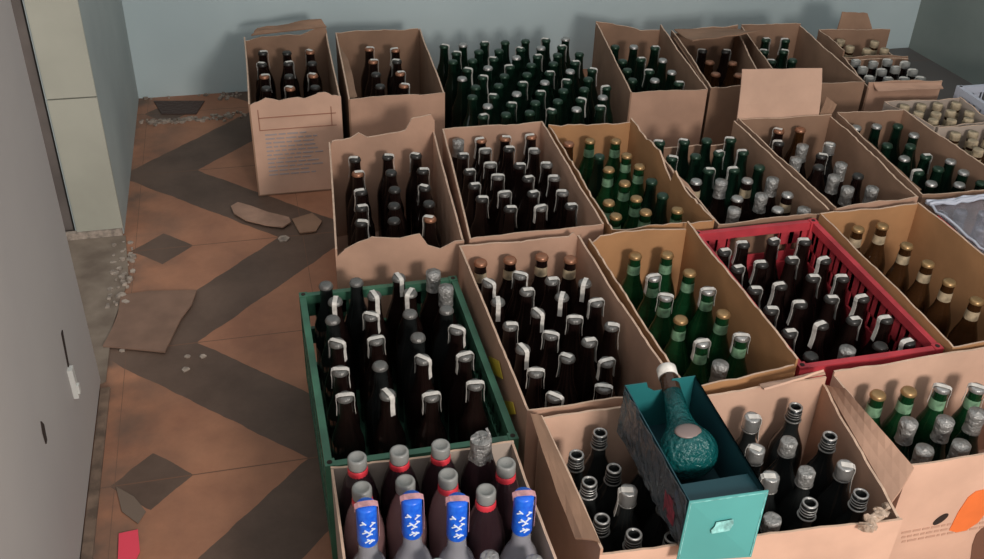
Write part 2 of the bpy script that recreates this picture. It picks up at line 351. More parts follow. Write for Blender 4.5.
B8 = carton('B8', (2.0, 1.97), (2.21, 1.97), (2.205, 2.368), (2.0, 2.38), 'carton of golden-topped bottles at the right edge, nearer one', m='card_grey', H=.29, Hl=.27)
C2 = carton('C2', (.44, 1.367), (.745, 1.365), (.73, 1.955), (.438, 1.96), 'deep carton of dark sealed bottles between the green crate and teal box', m='card', back=[(458, 246), (520, 240), (568, 236), (573, 232), (577, 238)])
C3 = carton('C3', (.757, 1.365), (1.005, 1.39), (1.0, 1.935), (.745, 1.93), 'carton of green bottles just left of the red crate', m='card_tan', Hr=.33, back=[(590, 243), (600, 236), (615, 232), (650, 228), (690, 228)], jit=.002)
C5 = carton('C5', (1.355, 1.38), (1.65, 1.38), (1.64, 1.94), (1.36, 1.94), 'tan carton of amber bottles just right of the red crate', m='card_tan', Hr=.315)
D2 = carton('D2', (.465, 1.02), (.99, .985), (1.045, 1.348), (.458, 1.345), 'wide carton of screw-neck bottles under the teal box', m='card', mb='card_light', mf='card_light', Hf=.30, Hl=.315, Hr=.295, jit=.0012)
D3 = carton('D3', (1.065, 1.085), (1.60, 1.085), (1.60, 1.372), (1.07, 1.36), 'carton with orange print and hand hole at the front right', m='card_light', Hl=.30)
D1 = carton('D1', (.06, .90), (.405, .90), (.405, 1.33), (.07, 1.33), 'pale carton of soft drink and vodka bottles at front left', m='card_grey', H=.275)
# flaps
flap(B5, [(1.40, 2.508, .30), (1.66, 2.492, .30), tuple(at_y(822, 68, 2.53)), tuple(at_y(742, 69, 2.54))], 'card_light', jit=.001)
flap(B5, [(1.662, 2.496, .30), (1.70, 2.494, .30), tuple(at_y(836, 104, 2.50)), tuple(at_y(826, 96, 2.50))], 'card_brown', jit=.001)
p = at_y(842, 12, 3.18); q = at_y(867, 13, 3.18)
flap(A8, [(2.10, 3.16, .30), (2.25, 3.14, .27), (q.x, 3.18, q.z), (p.x, 3.18, p.z)], 'card_brown')
flap(A7, [(1.965, 2.686, .306), (2.195, 2.656, .306), (2.19, 2.63, .295), (1.965, 2.655, .292)], 'card', jit=.002)
flap(A5, [(1.50, 3.24, .315), (1.73, 3.21, .315), (1.74, 3.06, .36), (1.50, 3.08, .33)], 'card_brown', jit=.003)
flap(A5, [(1.425, 2.80, .30), (1.485, 3.20, .30), (1.505, 3.16, .29), (1.45, 2.84, .28)], 'card_brown')
flap(A2, [(.296, 2.87, .30), (.316, 3.36, .30), (.335, 3.22, .285), (.325, 2.92, .28)], 'card_brown')
flap(A1, [(.03, 3.405, .315), (.285, 3.405, .33), (.27, 3.45, .345), (.05, 3.44, .325)], 'card_brown', jit=.004)
P = lambda x, y, z: tuple(at_z(x, y, z))
flap(D2, [(.998, 1.03, .294), (1.045, 1.34, .294), P(845, 388, .335), P(914, 467, .318)], 'card', jit=.0005, n=10)
flap(D2, [(1.045, 1.348, .313), (.90, 1.345, .311), P(764, 391, .326), P(824, 372, .338)], 'card_light', jit=.002)
flap(D2, [(.468, 1.03, .316), (.46, 1.34, .316), (.434, 1.33, .335), (.437, 1.06, .30)], 'card_brown', jit=.002)
flap(B4, [(1.095, 2.0, .298), (1.09, 2.3, .298), (1.108, 2.26, .287), (1.11, 2.04, .28)], 'card', jit=.005)
flap(B6, [(1.686, 2.02, .306), (1.715, 2.40, .306), (1.735, 2.36, .292), (1.725, 2.04, .285)], 'card_brown', jit=.004)
# crumple of clear tape on the D2 corner
bm = bmesh.new()
for k in range(5):
    p0 = at_z(866+k*5, 527-k*5, .308) - D2.location
    m4 = Matrix.Translation(p0) @ Matrix.Rotation(random.random()*3, 4, (random.random(), 1, .5))
    r = bmesh.ops.create_icosphere(bm, subdivisions=2, radius=.010, matrix=m4 @ Matrix.Diagonal((1.5, .7, .6, 1)))
    for v in r['verts']: v.co += Vector((random.uniform(-.003, .003), random.uniform(-.003, .003), random.uniform(-.002, .002)))
obj('crumpled_tape', bm, M['tape'], D2)
# print on the leftmost carton: rows of small lines
bm = bmesh.new()
for k in range(11):
    z = .205-k*.0135; x0 = .035; x = x0; 
    while x < .15+(.03 if k % 3 else 0):
        w = random.uniform(.012, .035); box(bm, x, x+w, -.0012+2.85, 2.8505, z, z+.0045); x += w+.005
for v in bm.verts: v.co -= A1.location
tag(obj('printed_text', bm, M['print_grey'], A1), 'pale grey rows of printed text lines')
bm = bmesh.new()
box(bm, .02, .25, 2.8488, 2.8505, .262, .2645); box(bm, .02, .0225, 2.8488, 2.8505, .225, .29); box(bm, .235, .2375, 2.8488, 2.8505, .225, .285); box(bm, .02, .25, 2.8488, 2.8505, .2225, .2245)
for v in bm.verts: v.co -= A1.location
obj('printed_frame', bm, M['print_line'], A1)
# hand hole and orange print on the front right carton (front face y = 1.085)
def face_poly(pix, Y, m, parent, name, t=.0012):
    bm = bmesh.new(); slab(bm, [Vector(at_y(x, y, Y-.0002)) - parent.location for x, y in pix], (0, -1, 0), t); return obj(name, bm, M[m], parent)
cx, cyy = 940.5, 519.0
o = face_poly([(cx+8*math.cos(a)*.95-3*math.sin(a)*-.6, cyy-4.2*math.sin(a)-5*math.cos(a)*.8) for a in [k*PI/8 for k in range(16)]], 1.085, 'hole', D3, 'hand_hole')
o = face_poly([(949, 530), (958, 512), (968, 497), (976, 491), (990, 488), (996, 510), (985, 513), (978, 522), (966, 530), (956, 532)], 1.085, 'orange', D3, 'orange_print'); o['label'] = 'orange printed emblem shape'
face_poly([(972, 545), (976, 534), (984, 526), (994, 522), (996, 560), (970, 562)], 1.085, 'dark_print', D3, 'brown_print')
bm = bmesh.new()
for k in range(3):
    x = 1.098+k*.004
    while x < 1.32:
        w = random.uniform(.006, .02); box(bm, x, x+w, 1.0840, 1.0851, .132-k*.013, .137-k*.013); x += w+.004
for v in bm.verts: v.co -= D3.location
obj('printed_text', bm, mat('faint brown print', (178, 140, 120), .9), D3)
# yellow labels on the outer left side of C2
for pix in (((489, 356), (499, 361), (503, 379), (494, 374)), ((500, 400), (513, 402), (516, 414), (506, 415))):
    bm = bmesh.new(); slab(bm, [at_x(a, b, .4372) for a, b in pix], (-1, 0, 0), .0012)
    for v in bm.verts: v.co -= C2.location
    o = obj('yellow_label', bm, M['yellow'], C2); o['label'] = 'plain yellow label'

# ---------------------------------------------------------------- plastic crates
def crate(key, x0, x1, y0, y1, H, m, label, name='bottle_crate', slots=True, solid=False):
    c = ((x0+x1)/2, (y0+y1)/2); e = empty(name, (c[0], c[1], 0)); tag(e, label, 'crate', 'plastic bottle crates')
    BOX[key] = ((x0, y0), (x1, y0), (x1, y1), (x0, y1))
    a, b, t = (x1-x0)/2, (y1-y0)/2, .010
    def side(name, ax, s):
        bm = bmesh.new()
        L = a if ax == 'x' else b-t
        def bx(u0, u1, z0, z1, th=t, off=0):
            lo, hi = (b-th-off, b-off) if ax == 'x' else (a-th-off, a-off)
            if s < 0: lo, hi = -hi, -lo
            if ax == 'x': box(bm, u0, u1, lo, hi, z0, z1)
            else: box(bm, lo, hi, u0, u1, z0, z1)
        bx(-L, L, H-.022, H, .014); bx(-L, L, H-.10, H-.022, t) if not slots else None
        bx(-L, L, H*.45, H*.62); bx(-L, L, .004, .05)
        n = int(2*L/.028)
        for i in range(n+1):
            u = -L+.004+(2*L-.014)*i/n
            if slots and ax == 'x' and abs(u) < .06 and H: bx(u, u+.006, .05, H*.62, .006, .002)
            else: bx(u, u+(.012 if i % 2 else .006), .05, H-.02, .006, .002)
        if slots: bx(-L, -.07 if ax == 'x' else -L+.02, H-.06, H-.02, .007, .001); bx(.07 if ax == 'x' else L-.02, L, H-.06, H-.02, .007, .001)
        if solid and ax == 'y': bx(-L, L, .05, H-.02, .003, .001)
        if solid: bx(-L, L, .05, H*.72, .003, .001)
        if ax == 'y': bx(-L, L, H-.075, H-.02, .006, .002)
        return obj(name, bm, M[m], e)
    side('end_wall', 'x', -1); side('end_wall', 'x', 1); side('side_wall', 'y', -1); side('side_wall', 'y', 1)
    for sx in (-1, 1):
        for sy2 in (-1, 1):
            bm = bmesh.new(); px, py = sx*(a-.009), sy2*(b-.009); box(bm, px-.0095, px+.0095, py-.0095, py+.0095, .004, H+.002)
            q = obj('corner_post', bm, M[m], e)
            bm = bmesh.new(); bmesh.ops.create_cone(bm, cap_ends=True, segments=12, radius1=.005, radius2=.005, depth=.0012, matrix=Matrix.Translation((px, py, H+.0024))); obj('peg_hole', bm, M['hole'], q)
    bm = bmesh.new(); box(bm, -a+.004, a-.004, -b+.004, b-.004, 0.001, .008); obj('bottom', bm, M[m], e)
    return e
crate('C1', .062, .424, 1.36, 1.925, .25, 'green_crate', 'green plastic crate of strip-sealed dark bottles at front left')
crate('C4', 1.016, 1.345, 1.392, 1.935, .298, 'red_crate', 'red plastic crate of dark bottles in the middle of the stacks', solid=True)
crate('C9', 2.235, 2.57, 2.25, 2.63, .30, 'white_crate', 'white plastic crate low against the right wall at right edge')
# shrink wrapped pack
w = empty('bottle_pack', (1.81, 1.68, 0)); tag(w, 'plastic-wrapped pack with red and purple edge at the right edge', 'bottle pack')
BOX['C6'] = ((1.66, 1.42), (1.97, 1.42), (1.97, 1.95), (1.66, 1.95))
bm = bmesh.new(); box(bm, -.145, .15, -.26, .265, .002, .03); obj('tray', bm, M['card_grey'], w)
for nm, m_, y0, y1 in (('red_band', 'red', -.10, .20), ('purple_band', 'purple', -.26, -.10)):
    bm = bmesh.new(); slab(bm, [(-.151, y0, .275), (-.151, y1, .285), (-.151, y1, .306), (-.151, y0, .30)], (-1, 0, 0), .002); o = obj(nm, bm, M[m_], w)
bm = bmesh.new(); G = []
for i in range(15):
    G.append([bm.verts.new((-.149+.3*i/14, -.26+.525*j/20, .303+random.uniform(-.005, .006) + (.006 if i in (0, 14) or j in (0, 20) else 0))) for j in range(21)])
for i in range(14):
    for j in range(20):
        pass
        bm.faces.new((G[i][j], G[i+1][j], G[i+1][j+1], G[i][j+1]))
o = obj('wrap_film', bm, M['wrap'], w, True)
o.modifiers.new('s', 'SOLIDIFY').thickness = .0008
bm = bmesh.new()
for k in range(3): tube(bm, [(-.148+.3*i/16, .262-.008*k+random.uniform(-.003, .003), .310+random.uniform(-.004, .005)) for i in range(17)], .0045)
tube(bm, [(-.146+random.uniform(-.004, .004), .262-.5*i/20, .311+random.uniform(-.004, .003)) for i in range(21)], .0035)
obj('film_fold', bm, M['white_crate'], w, True)

# ---------------------------------------------------------------- bottles
LONG = [(.0, .0), (.030, .0), (.033, .004), (.033, .15), (.0315, .168), (.026, .188), (.018, .212), (.0155, .228), (.0138, .262), (.0148, .266), (.0148, .272), (.0128, .276)]
def body_bm(prof=LONG, s=1, n=16):
    bm = bmesh.new(); lathe(bm, [(max(r*s, .0005), z) for r, z in prof], n); return bm
def crown(bm, z, r=.0152, h=.009):
    lathe(bm, [(r*1.06, z-h), (r*1.08, z-h+.002), (r*.98, z-.003), (r*.9, z-.0008), (r*.6, z), (.0004, z)], 14, False, .0)
def hook_path(zt, side=1, L=.06, r0=.0158):
    top = [(-side*r0*.5, zt+.0012), (0, zt+.0014), (side*r0*.8, zt+.001), (side*(r0+.0012), zt-.002), (side*(r0+.0018), zt-.012)]
    return top + [(side*(.0158+.0008), zt-.016), (side*.0162, zt-.03), (side*.0175, zt-.045), (side*.0195, zt-min(L, .06))]
def arch_path(zt, L=.045, r0=.0158):
    h = [(r0*.8, zt+.001), (r0+.0012, zt-.002), (r0+.0018, zt-.012), (.0166, zt-.018), (.0168, zt-.03), (.018, zt-L)]
    return [(-x, z) for x, z in h[::-1]] + [(0, zt+.0014)] + h
def bottle(kind, glass, cap='silver', seal=None, foil=None, zt=.29):
    name = {'long': 'beer_bottle', 'screw': 'liquor_bottle', 'cola': 'soft_drink_bottle', 'vodka': 'vodka_bottle', 'small': 'capped_bottle'}[kind]
    e = empty(name, (0, 0, -5))
    dz = zt-.29
    if kind in ('long', 'small'):
        pr = [(r, z+dz*(z > .1)+.012) for r, z in LONG]; pr[0] = (0, .009); pr[1] = (.030, .009); pr[2] = (.033, .013)
        if kind == 'small': pr = [(min(r, .0285), z) for r, z in pr]
        obj('glass_body', body_bm(pr), M[glass], e, True)
        bm = bmesh.new(); crown(bm, zt) if kind == 'long' else lathe(bm, [(.0150, zt-.020), (.0158, zt-.018), (.0158, zt-.003), (.0148, zt), (.0004, zt)], 16, False)
        obj('cap', bm, M[cap], e, True)
        if foil:
            bm = bmesh.new(); z0, z1 = (.205, .262) if foil != 'foil' else (.243, .281)
            k = [(.0198, z0+dz), (.0172, z0+.013+dz), (.0160, z0+.026+dz), (.0150, z1+dz)] if foil != 'foil' else [(.0172, z0+dz), (.0165, z0+.008+dz), (.0158, z0+.016+dz), (.0165, z1-.012+dz), (.0172, z1+.002+dz), (.0168, z1+.009+dz), (.0004, z1+.0115+dz)]
            lathe(bm, k, 16, False, .0006 if foil == 'foil' else 0); 
            obj('neck_label', bm, M[foil], e, True)
    elif kind == 'screw':
        pr = [(0, .009), (.031, .009), (.034, .014), (.034, .17), (.031, .195), (.020, .222), (.0145, .238), (.0135, .262), (.0135, zt-.001), (.0110, zt), (.0095, zt-.003), (.0090, zt-.03), (.0005, zt-.03)]
        bm = bmesh.new(); lathe(bm, pr, 18); obj('glass_body', bm, M[glass], e, True)
        bm = bmesh.new()
        for k in range(1, 4): torus(bm, .0136, .0011, zt-.003-k*.006, 18, 6)
        torus(bm, .0150, .0018, zt-.029, 18, 6); obj('screw_thread', bm, M['silver' if cap == 'ring' else 'dull'], e, True)
        if cap in (None, 'ring'): bm = bmesh.new(); torus(bm, .0118, .0022, zt, 18, 8); obj('mouth_rim', bm, M['silver'], e, True)
        if cap not in (None, 'ring'):
            bm = bmesh.new(); lathe(bm, [(.0152, zt-.026), (.0158, zt-.022), (.0156, zt-.002), (.0148, zt+.001), (.011, zt+.0012), (.0004, zt+.0004)], 16, False, .0005); obj('cap', bm, M[cap], e, True)
    elif kind == 'cola':
        pr = [(0, .009), (.033, .009), (.036, .02), (.036, .10), (.033, .13), (.036, .17), (.036, .215), (.034, .245), (.027, .275), (.0185, .298), (.0150, .308), (.0150, zt-.018), (.0138, zt-.016), (.0138, zt-.004)]
        bm = bmesh.new(); lathe(bm, pr, 20); obj('body', bm, M[glass], e, True)
        bm = bmesh.new(); lathe(bm, [(.0160, zt-.022), (.0168, zt-.020), (.0168, zt-.003), (.0155, zt), (.012, zt), (.0110, zt-.0015), (.0004, zt-.0015)], 18, False); obj('cap', bm, M[cap], e, True)
        if foil == 'red':
            bm = bmesh.new(); lathe(bm, [(.0165, zt-.038), (.0178, zt-.035), (.0175, zt-.025), (.0162, zt-.023)], 18, False); obj('neck_ring', bm, M['red'], e, True)
        if foil == 'foil':
            bm = bmesh.new(); lathe(bm, [(.022, zt-.045), (.019, zt-.03), (.0195, zt-.012), (.0185, zt+.001), (.010, zt+.003), (.0004, zt+.002)], 20, False, .0018)
            tube(bm, [(.01, 0, zt), (.014, 0, zt+.012), (.008, .004, zt+.022)], .0025); obj('foil_wrap', bm, M['foil'], e)
    elif kind == 'vodka':
        pr = [(0, .009), (.032, .009), (.036, .014), (.036, .195), (.034, .215), (.026, .240), (.0185, .254), (.0160, .268), (.0155, .285), (.0142, zt-.006), (.0142, zt-.002)]
        bm = bmesh.new(); lathe(bm, pr, 22); obj('glass_body', bm, M[glass], e, True)
        bm = bmesh.new(); lathe(bm, [(.0162, zt-.082), (.0172, zt-.079), (.0165, zt-.03), (.0168, zt-.004), (.0155, zt), (.0004, zt)], 20, False, .0003); wr = obj('neck_wrap', bm, M['blue'], e, True); wr['label'] = 'bright blue wrap with white marks'
        bm = bmesh.new()
        for a0, z in ((-1.9, zt-.046), (-1.55, zt-.052), (-1.25, zt-.043), (-1.7, zt-.066), (-1.35, zt-.068), (-2.1, zt-.028), (-1.2, zt-.03)):
            for s in (0, 1):
                a = a0+s*.18; x, y = .0176*math.cos(a), .0176*math.sin(a); m4 = Matrix.Translation((x, y, z+s*.003)) @ Matrix.Rotation(a, 4, 'Z') @ Matrix.Rotation(.6-s*1.3, 4, 'X')
                r = bmesh.ops.create_cube(bm, size=1, matrix=m4 @ Matrix.Diagonal((.0012, .0085, .0022, 1)))
        obj('neck_emblem', bm, M['white'], wr)
    if seal == 'hook': bm = bmesh.new(); ribbon(bm, hook_path(zt), .012); obj('seal_strip', bm, M['seal'], e)
    if seal == 'arch': bm = bmesh.new(); ribbon(bm, arch_path(zt), .010); obj('seal_strip', bm, M['seal'], e)
    if seal == 'pink':
        bm = bmesh.new(); ribbon(bm, [(-.018, zt-.008), (-.018, zt-.002), (-.012, zt+.0015), (0, zt+.002), (.012, zt+.0015), (.0185, zt-.002), (.019, zt-.025), (.0185, zt-.07)], .012); obj('seal_strip', bm, M['pink_seal'], e)
    return e
def copy_tree(o, parent=None):
    c = o.copy(); C.objects.link(c)
    if parent: c.parent = parent; c.matrix_parent_inverse = o.matrix_parent_inverse
    for ch in KIDS.get(o.name, ()): copy_tree(ch, c)
    return c
KIDS = {}; PROTO = {}; USED = set()
def place(spec, x, y, rz, tilt=(0, 0), zoff=0):
    if spec not in PROTO:
        p = bottle(*spec); PROTO[spec] = p
        for o in list(C.objects):
            if o.parent and (o.parent == p or o.parent.parent == p): KIDS.setdefault(o.parent.name, []).append(o) if o not in KIDS.get(o.parent.name, []) else None
        r = p
    else: r = copy_tree(PROTO[spec])
    r.location = (x, y, zoff); r.rotation_euler = (tilt[0], tilt[1], rz)
    return r
CAPS=dict(
A1=[(262.4,51.5),(286.7,51.5),(310,50.5),(262,63),(288,62),(312,62),(264,75),(289,75),(313,74),(266,87),(290,87),(315,86)],
A2=[(369,47.5),(395.5,48.5),(373,60),(397,60),(376,73),(400,72),(380,85),(404,84)],
A4=[(610.5,45.6),(634,45.6),(655,46.6),(619.6,60),(641,58),(663,59),(625.7,69),(650,70),(672,71),(631,79),(655,79),(679,82)],
A5=[(703,49.6),(726,50),(710,61),(733,62),(716,73),(739,74)],
A6=[(766,38.5),(786,39),(764,50),(784,50),(771,60),(793,59)],
A7=[(850.5,59),(873,62),(889,60),(906.6,62),(863,67.4),(882.7,69.5),(898,67.4),(916,69.5),(873,76.8),(893,77.8),(908,77.8),(926,77.8)],
A8=[(841,40),(852.6,46.7),(865,48.8),(875,41.5),(885,48.8)],
B7=[(905,101),(922,101),(938,101),(957,101),(918,110),(938,111),(957,111),(974,112),(930,120),(952,120),(972,120)],
B8=[(944,133),(962,132),(980,131),(955,146),(972,144)],
B1=[(355,157.6),(387.6,155),(416.4,154),(357.6,172),(391,171),(422.7,169),(361,190),(394.6,188),(425,186),(361,206),(394,204),(429,202),(361,221),(394,219),(430,217)],
B2=[(453,133),(475.4,132),(502,131),(531,132),(462.5,154),(485,148),(508.7,147),(535,149),(469,170),(490.4,163),(519.4,164),(548,163),(474,184),(498,175),(528,177),(557,176),(482,197),(504.4,192),(533,192),(563.4,191),(510,207),(541,206),(576,204)],
B3=[(562.5,142.6),(588,139.5),(616,139.5),(599.5,155),(627,154),(609,168),(639.7,165),(652,179.7),(625,181.7),(609,201),(636.6,197),(663,194),(616,214.7),(677.7,208.5),(646,210.5)],
B4=[(660,141),(685,140),(707,139),(731.5,138),(670.5,156.6),(696,154.6),(719,151.5),(743.7,150.5),(760,165.7),(709,168.8),(734.5,167.8),(697,180),(721,181),(747.7,179),(773,179),(737.6,197),(762,195),(789.4,193),(734.5,209),(780,208),(806.7,208.4)],
B5=[(777,126),(798,126),(783,142),(802,146),(819,153),(830.5,144),(799.5,159.5),(819,165),(840,164.5),(834,176),(858,174),(850,188),(871,188)],
B6=[(856.5,126),(876,125),(896,125),(915,133),(890,144),(911,146),(905,157),(928,154.5),(948,159.5),(922,170),(944.5,169),(962,172),(932,182),(964,183),(980,178)],
C1=[(325.5,270.5),(357,271),(398,272),(433,265.5),(331.5,292),(370,290),(409,290),(442.6,282),(332.5,317.7),(371,314),(410,312),(446.5,308),(337,341),(376,338),(418,335.5),(457,327.5),(340,369),(380,364),(423,357.5),(465,354),(345,395),(387.7,392.6),(431.5,394),(475.4,382.6)],
C2=[(477,252),(506,247),(539,245),(573,257),(489,281),(518,270),(552,279),(587,281),(498,300),(526,288),(562,295),(598,300),(510,324),(538,311),(575,317),(615,324),(523,347),(551,333),(589,340),(607,360),(536,370),(568,356),(555,395),(604,386)],
C3=[(635.6,254),(667.5,253),(690,271),(654,275.6),(708.5,289),(666,295),(681,318),(723.7,312),(702.5,341),(742,335),(720.7,364)],
C4=[(722,250),(743,242.6),(773.6,239.5),(805.5,239.5),(735.6,267),(761.5,262),(792,258),(825.3,258),(754,288),(781,283.6),(813,276),(843.5,276),(770.6,308),(801,302),(831.4,297),(863.3,296),(789,331),(822,323),(854,318.6),(887.6,317),(813,356.6),(848,349),(881.5,344.4),(912,340)],
C5=[(858.7,227.4),(883,224.3),(907.4,244),(928.7,262),(950,280.6),(977.3,299)],
C6=[(939.4,210),(961,209),(957,222),(978,227.6),(978,212)],
D2=[(598,428.5),(575.6,458),(591,492.5),(632.5,498),(632.5,528),(752.4,417),(749,447),(795.7,407),(789,441),(832.5,436),(768.4,477.7),(807,471),(848.5,465),(810,503),(866,493.7),(773,519)],
D3=[(879,393),(909.4,389.6),(943,386.4),(978,386.4),(909.4,421.6),(946,420),(978,412),(925,449),(962,444)],
D1=[(358.6,450),(396,443.6),(437,437.4),(474,433.7),(512.7,449.8),(366,479.7),(404.6,470),(445.6,467),(485.4,466)],
D2x=[(612,466),(612,520),(652,502),(640,462),(690,470),(668,430),(655,540),(705,505),(725,450),(735,500)],  # extra dark bottles, added to darken the inside of the carton
D1v=[(367,498),(415.8,491),(458,483.4),(520,478.4)],
D1d=[(381,547),(425.7,537),(476.7,548),(537.6,542)])

DH = ('long', 'dark_glass', 'dark_cap', 'hook', None, .29); DN_ = ('long', 'dark_glass', 'dark_cap', None, None, .29); DB = ('long', 'dark_glass', 'bronze', None, 'beige_label', .29)
DA = ('long', 'dark_glass', 'dull', 'arch', None, .29); DA3 = ('long', 'dark_glass', 'dull', 'arch', None, .30); DN3 = ('long', 'dark_glass', 'silver', None, 'foil', .30); DS3 = ('long', 'black_glass', 'dull', None, None, .30)
GH = ('long', 'dkgreen_glass', 'green_cap', 'hook', None, .29); GS = ('long', 'dkgreen_glass', 'silver', None, None, .29); DSN = ('long', 'dark_glass', 'silver', None, 'beige_label', .29); GN = ('long', 'dkgreen_glass', 'green_cap', None, None, .29); GF = ('long', 'green_glass', 'gold', None, 'green_foil', .29); GFH = ('long', 'green_glass', 'silver', 'arch', 'green_foil', .29)
DF = ('long', 'dark_glass', 'silver', None, 'foil', .29); GFF = ('long', 'dkgreen_glass', 'silver', None, 'foil', .29)
AB = ('long', 'amber_glass', 'gold', None, 'beige_label', .29); AN = ('long', 'amber_glass', 'bronze', None, None, .29); DS = ('long', 'dark_glass', 'dull', 'hook', None, .29); DBZ = ('long', 'dark_glass', 'bronze', 'hook', None, .29)
SC = ('screw', 'black_glass', None, None, None, .29); SR = ('screw', 'black_glass', 'ring', None, None, .29); SCAP = ('screw', 'black_glass', 'silver', 'hook', None, .29); SFO = ('screw', 'black_glass', 'foil', None, None, .29)
SLOW = ('screw', 'black_glass', None, None, None, .27); WH = ('small', 'dark_glass', 'white_cap', 'hook', None, .29); GO = ('small', 'amber_glass', 'beige_label', None, 'beige_label', .285); GR = ('small', 'clear_glass', 'silver', None, None, .29)
CO = ('cola', 'cola', 'white_cap', None, 'red', .335); CP = ('cola', 'pinkish', 'white_cap', None, 'red', .335); CF = ('cola', 'cola', 'white_cap', None, 'foil', .335); CN = ('cola', 'pinkish', 'white_cap', None, None, .335)
VO = ('vodka', 'clear_glass', None, 'pink', None, .37)
WORDS = {DH: 'dark bottle with white seal', DS: 'tin-capped dark sealed bottle', DN_: 'plain dark bottle', DB: 'bronze-capped dark bottle', DA: 'dark bottle with arched seal', DA3: 'dark bottle with arched seal', DN3: 'dark bottle with foil top', DS3: 'dark bottle with bare cap',
 GH: 'dark green sealed bottle', GN: 'plain dark green bottle', GS: 'silver-capped dark green bottle', DSN: 'silver-capped dark bottle', GF: 'green bottle with pale neck', GFH: 'green bottle with silver seal', DF: 'dark bottle with foil top', GFF: 'green bottle with foil top',
 AB: 'amber bottle with beige neck', AN: 'amber bottle with bronze cap', DBZ: 'bronze-capped bottle with seal', SC: 'open screw-neck bottle', SR: 'screw-neck bottle with shiny ring', SCAP: 'silver-capped bottle with seal', SFO: 'crumpled silver-capped bottle', SLOW: 'added short dark open bottle',
 WH: 'white-capped bottle', GO: 'golden-topped bottle', GR: 'pale wrapped bottle', CO: 'dark soft drink bottle', CP: 'cloudy pinkish bottle', CF: 'foil-wrapped dark bottle', CN: 'cloudy pinkish bottle', VO: 'blue-necked vodka bottle'}
# key: (words for the box, columns mix, radius, cap height, group)
INFO = {
 'A1': ('the leftmost back carton', [DBZ, DH, DN_], .033, .29), 'A2': ('the second back carton', [DBZ, DH, DN_], .033, .29),
 'A4': ('the flared back carton', [GH, GN, GS], .032, .29), 'A5': ('the narrow dim carton', [AN, DH], .033, .29), 'A6': ('the carton behind upright flap', [GN, GH, GN], .032, .29),
 'A7': ('the white-capped carton', [WH], .0285, .29), 'A8': ('the far corner carton', [GO], .0285, .285), 'B7': ('the shallow golden carton', [GO], .0285, .285), 'B8': ('the right-edge carton', [GO], .0285, .285),
 'B1': ('the torn stepped carton', [DBZ, DH, DN_], .033, .29), 'B2': ('the second middle carton', None, .033, .29), 'B3': ('the ragged green-bottle carton', None, .033, .29), 'B4': ('the carton behind red crate', None, .033, .29),
 'B5': ('the pale-flap carton', None, .033, .29), 'B6': ('the right middle carton', [GS, GH, GN, GS], .033, .29), 'C1': ('the green crate', None, .033, .30), 'C2': ('the deep carton', None, .033, .29),
 'C3': ('the carton beside red crate', None, .033, .29), 'C4': ('the red crate', [DH], .033, .29), 'C5': ('the tan carton', [AB], .033, .29), 'C6': ('the wrapped pack', [GR], .0285, .29),
 'D2': ('the carton under teal box', None, .034, .29), 'D3': ('the orange-printed carton', None, .033, .29), 'D1': ('the front left carton', None, .036, .335), 'D1v': ('the front left carton', [VO], .036, .37), 'D2x': ('the carton under teal box', [SLOW], .034, .27), 'D1d': ('the front left carton', [SR, SC, SFO, SFO], .034, .29)}
def spec_for(key, i, px, py):
    m = INFO[key][1]
    if m:
        if key == 'D1d': return m[i]
        if key == 'C4' and py > 340: return DN_ if i % 3 else DF
        return m[(i*7+int(px)) % len(m)] if len(m) > 1 else m[0]
    if key == 'B2': return DF if i == 0 else (DBZ if py < 140 else (DH, DA, DH, DS)[i % 4])
    if key == 'B3': return (GF, GF, GF, GN)[i % 4] if i else AN
    if key == 'B4': return (DF, DSN, DF, DSN)[i % 4] if py > 176 else (GH, GH, GN)[i % 3]
    if key == 'B5': return (DBZ, AN, DH, DF, DH, SCAP, DF, DN_, DF, DF, DN_, DF, DF)[i]
    if key == 'C1': return (DS3, DS3, DA3, DN3)[i] if i < 4 else (DN3 if i == 7 else (DS3 if i in (8, 10, 11, 14, 17) else DA3))
    if key == 'C2': return (DB, DB, DB, DB)[i] if i < 4 else (DA if i % 3 else DS)
    if key == 'C3': return (GF, GF, GF, GFH, GFH, GFH, GF, GF, GFH, GFH, GFF)[i]
    if key == 'D2': return (SC, SC, SR, SCAP, SC, SCAP, SCAP, SC, SFO, SC, SCAP, SFO, SCAP, SR, SR, SFO)[i]
    if key == 'D3': return GF if i < 2 else (GFH if i < 4 else GFF)
    if key == 'D1': return (CO, CO, CO, CF, CO, CP, CN, CP, CO)[i]
CAPS['S3'] = []
INFO['S3'] = ('the loose bottles', [GH, GN, GS, GN, GH], .033, .29); BOX['S3'] = ((.63, 2.66), (1.13, 2.66), (1.22, 3.42), (.63, 3.42))
l0 = []
for r in range(9):
    y = 3.285-r*.0735; xr = 1.10+(y-2.7)*.09
    x = .665+(r % 2)*.036
    while x < xr: l0.append((x+random.uniform(-.003, .003), y+random.uniform(-.003, .003))); x += .0745
LOOSE = l0
ORD = ['first', 'second', 'third', 'fourth', 'fifth', 'sixth', 'seventh', 'eighth', 'ninth', 'tenth', 'eleventh', 'twelfth']
BOX['D1v'] = BOX['D1d'] = BOX['D1']; BOX['D2x'] = BOX['D2']
def inside(q, x, y, r):
    """push a circle back inside a convex footprint (counter-clockwise)"""
    for _ in range(3):
        for a, b in zip(q, q[1:]+q[:1]):
            dx, dy = b[0]-a[0], b[1]-a[1]; L = math.hypot(dx, dy); nx, ny = -dy/L, dx/L
            s = (x-a[0])*nx+(y-a[1])*ny
            if s < r: x += nx*(r-s); y += ny*(r-s)
    return x, y
GROUPS = [[k] for k in CAPS if k[:2] not in ('D1', 'D2')] + [['D1', 'D1v', 'D1d'], ['D2', 'D2x']]
count = 0
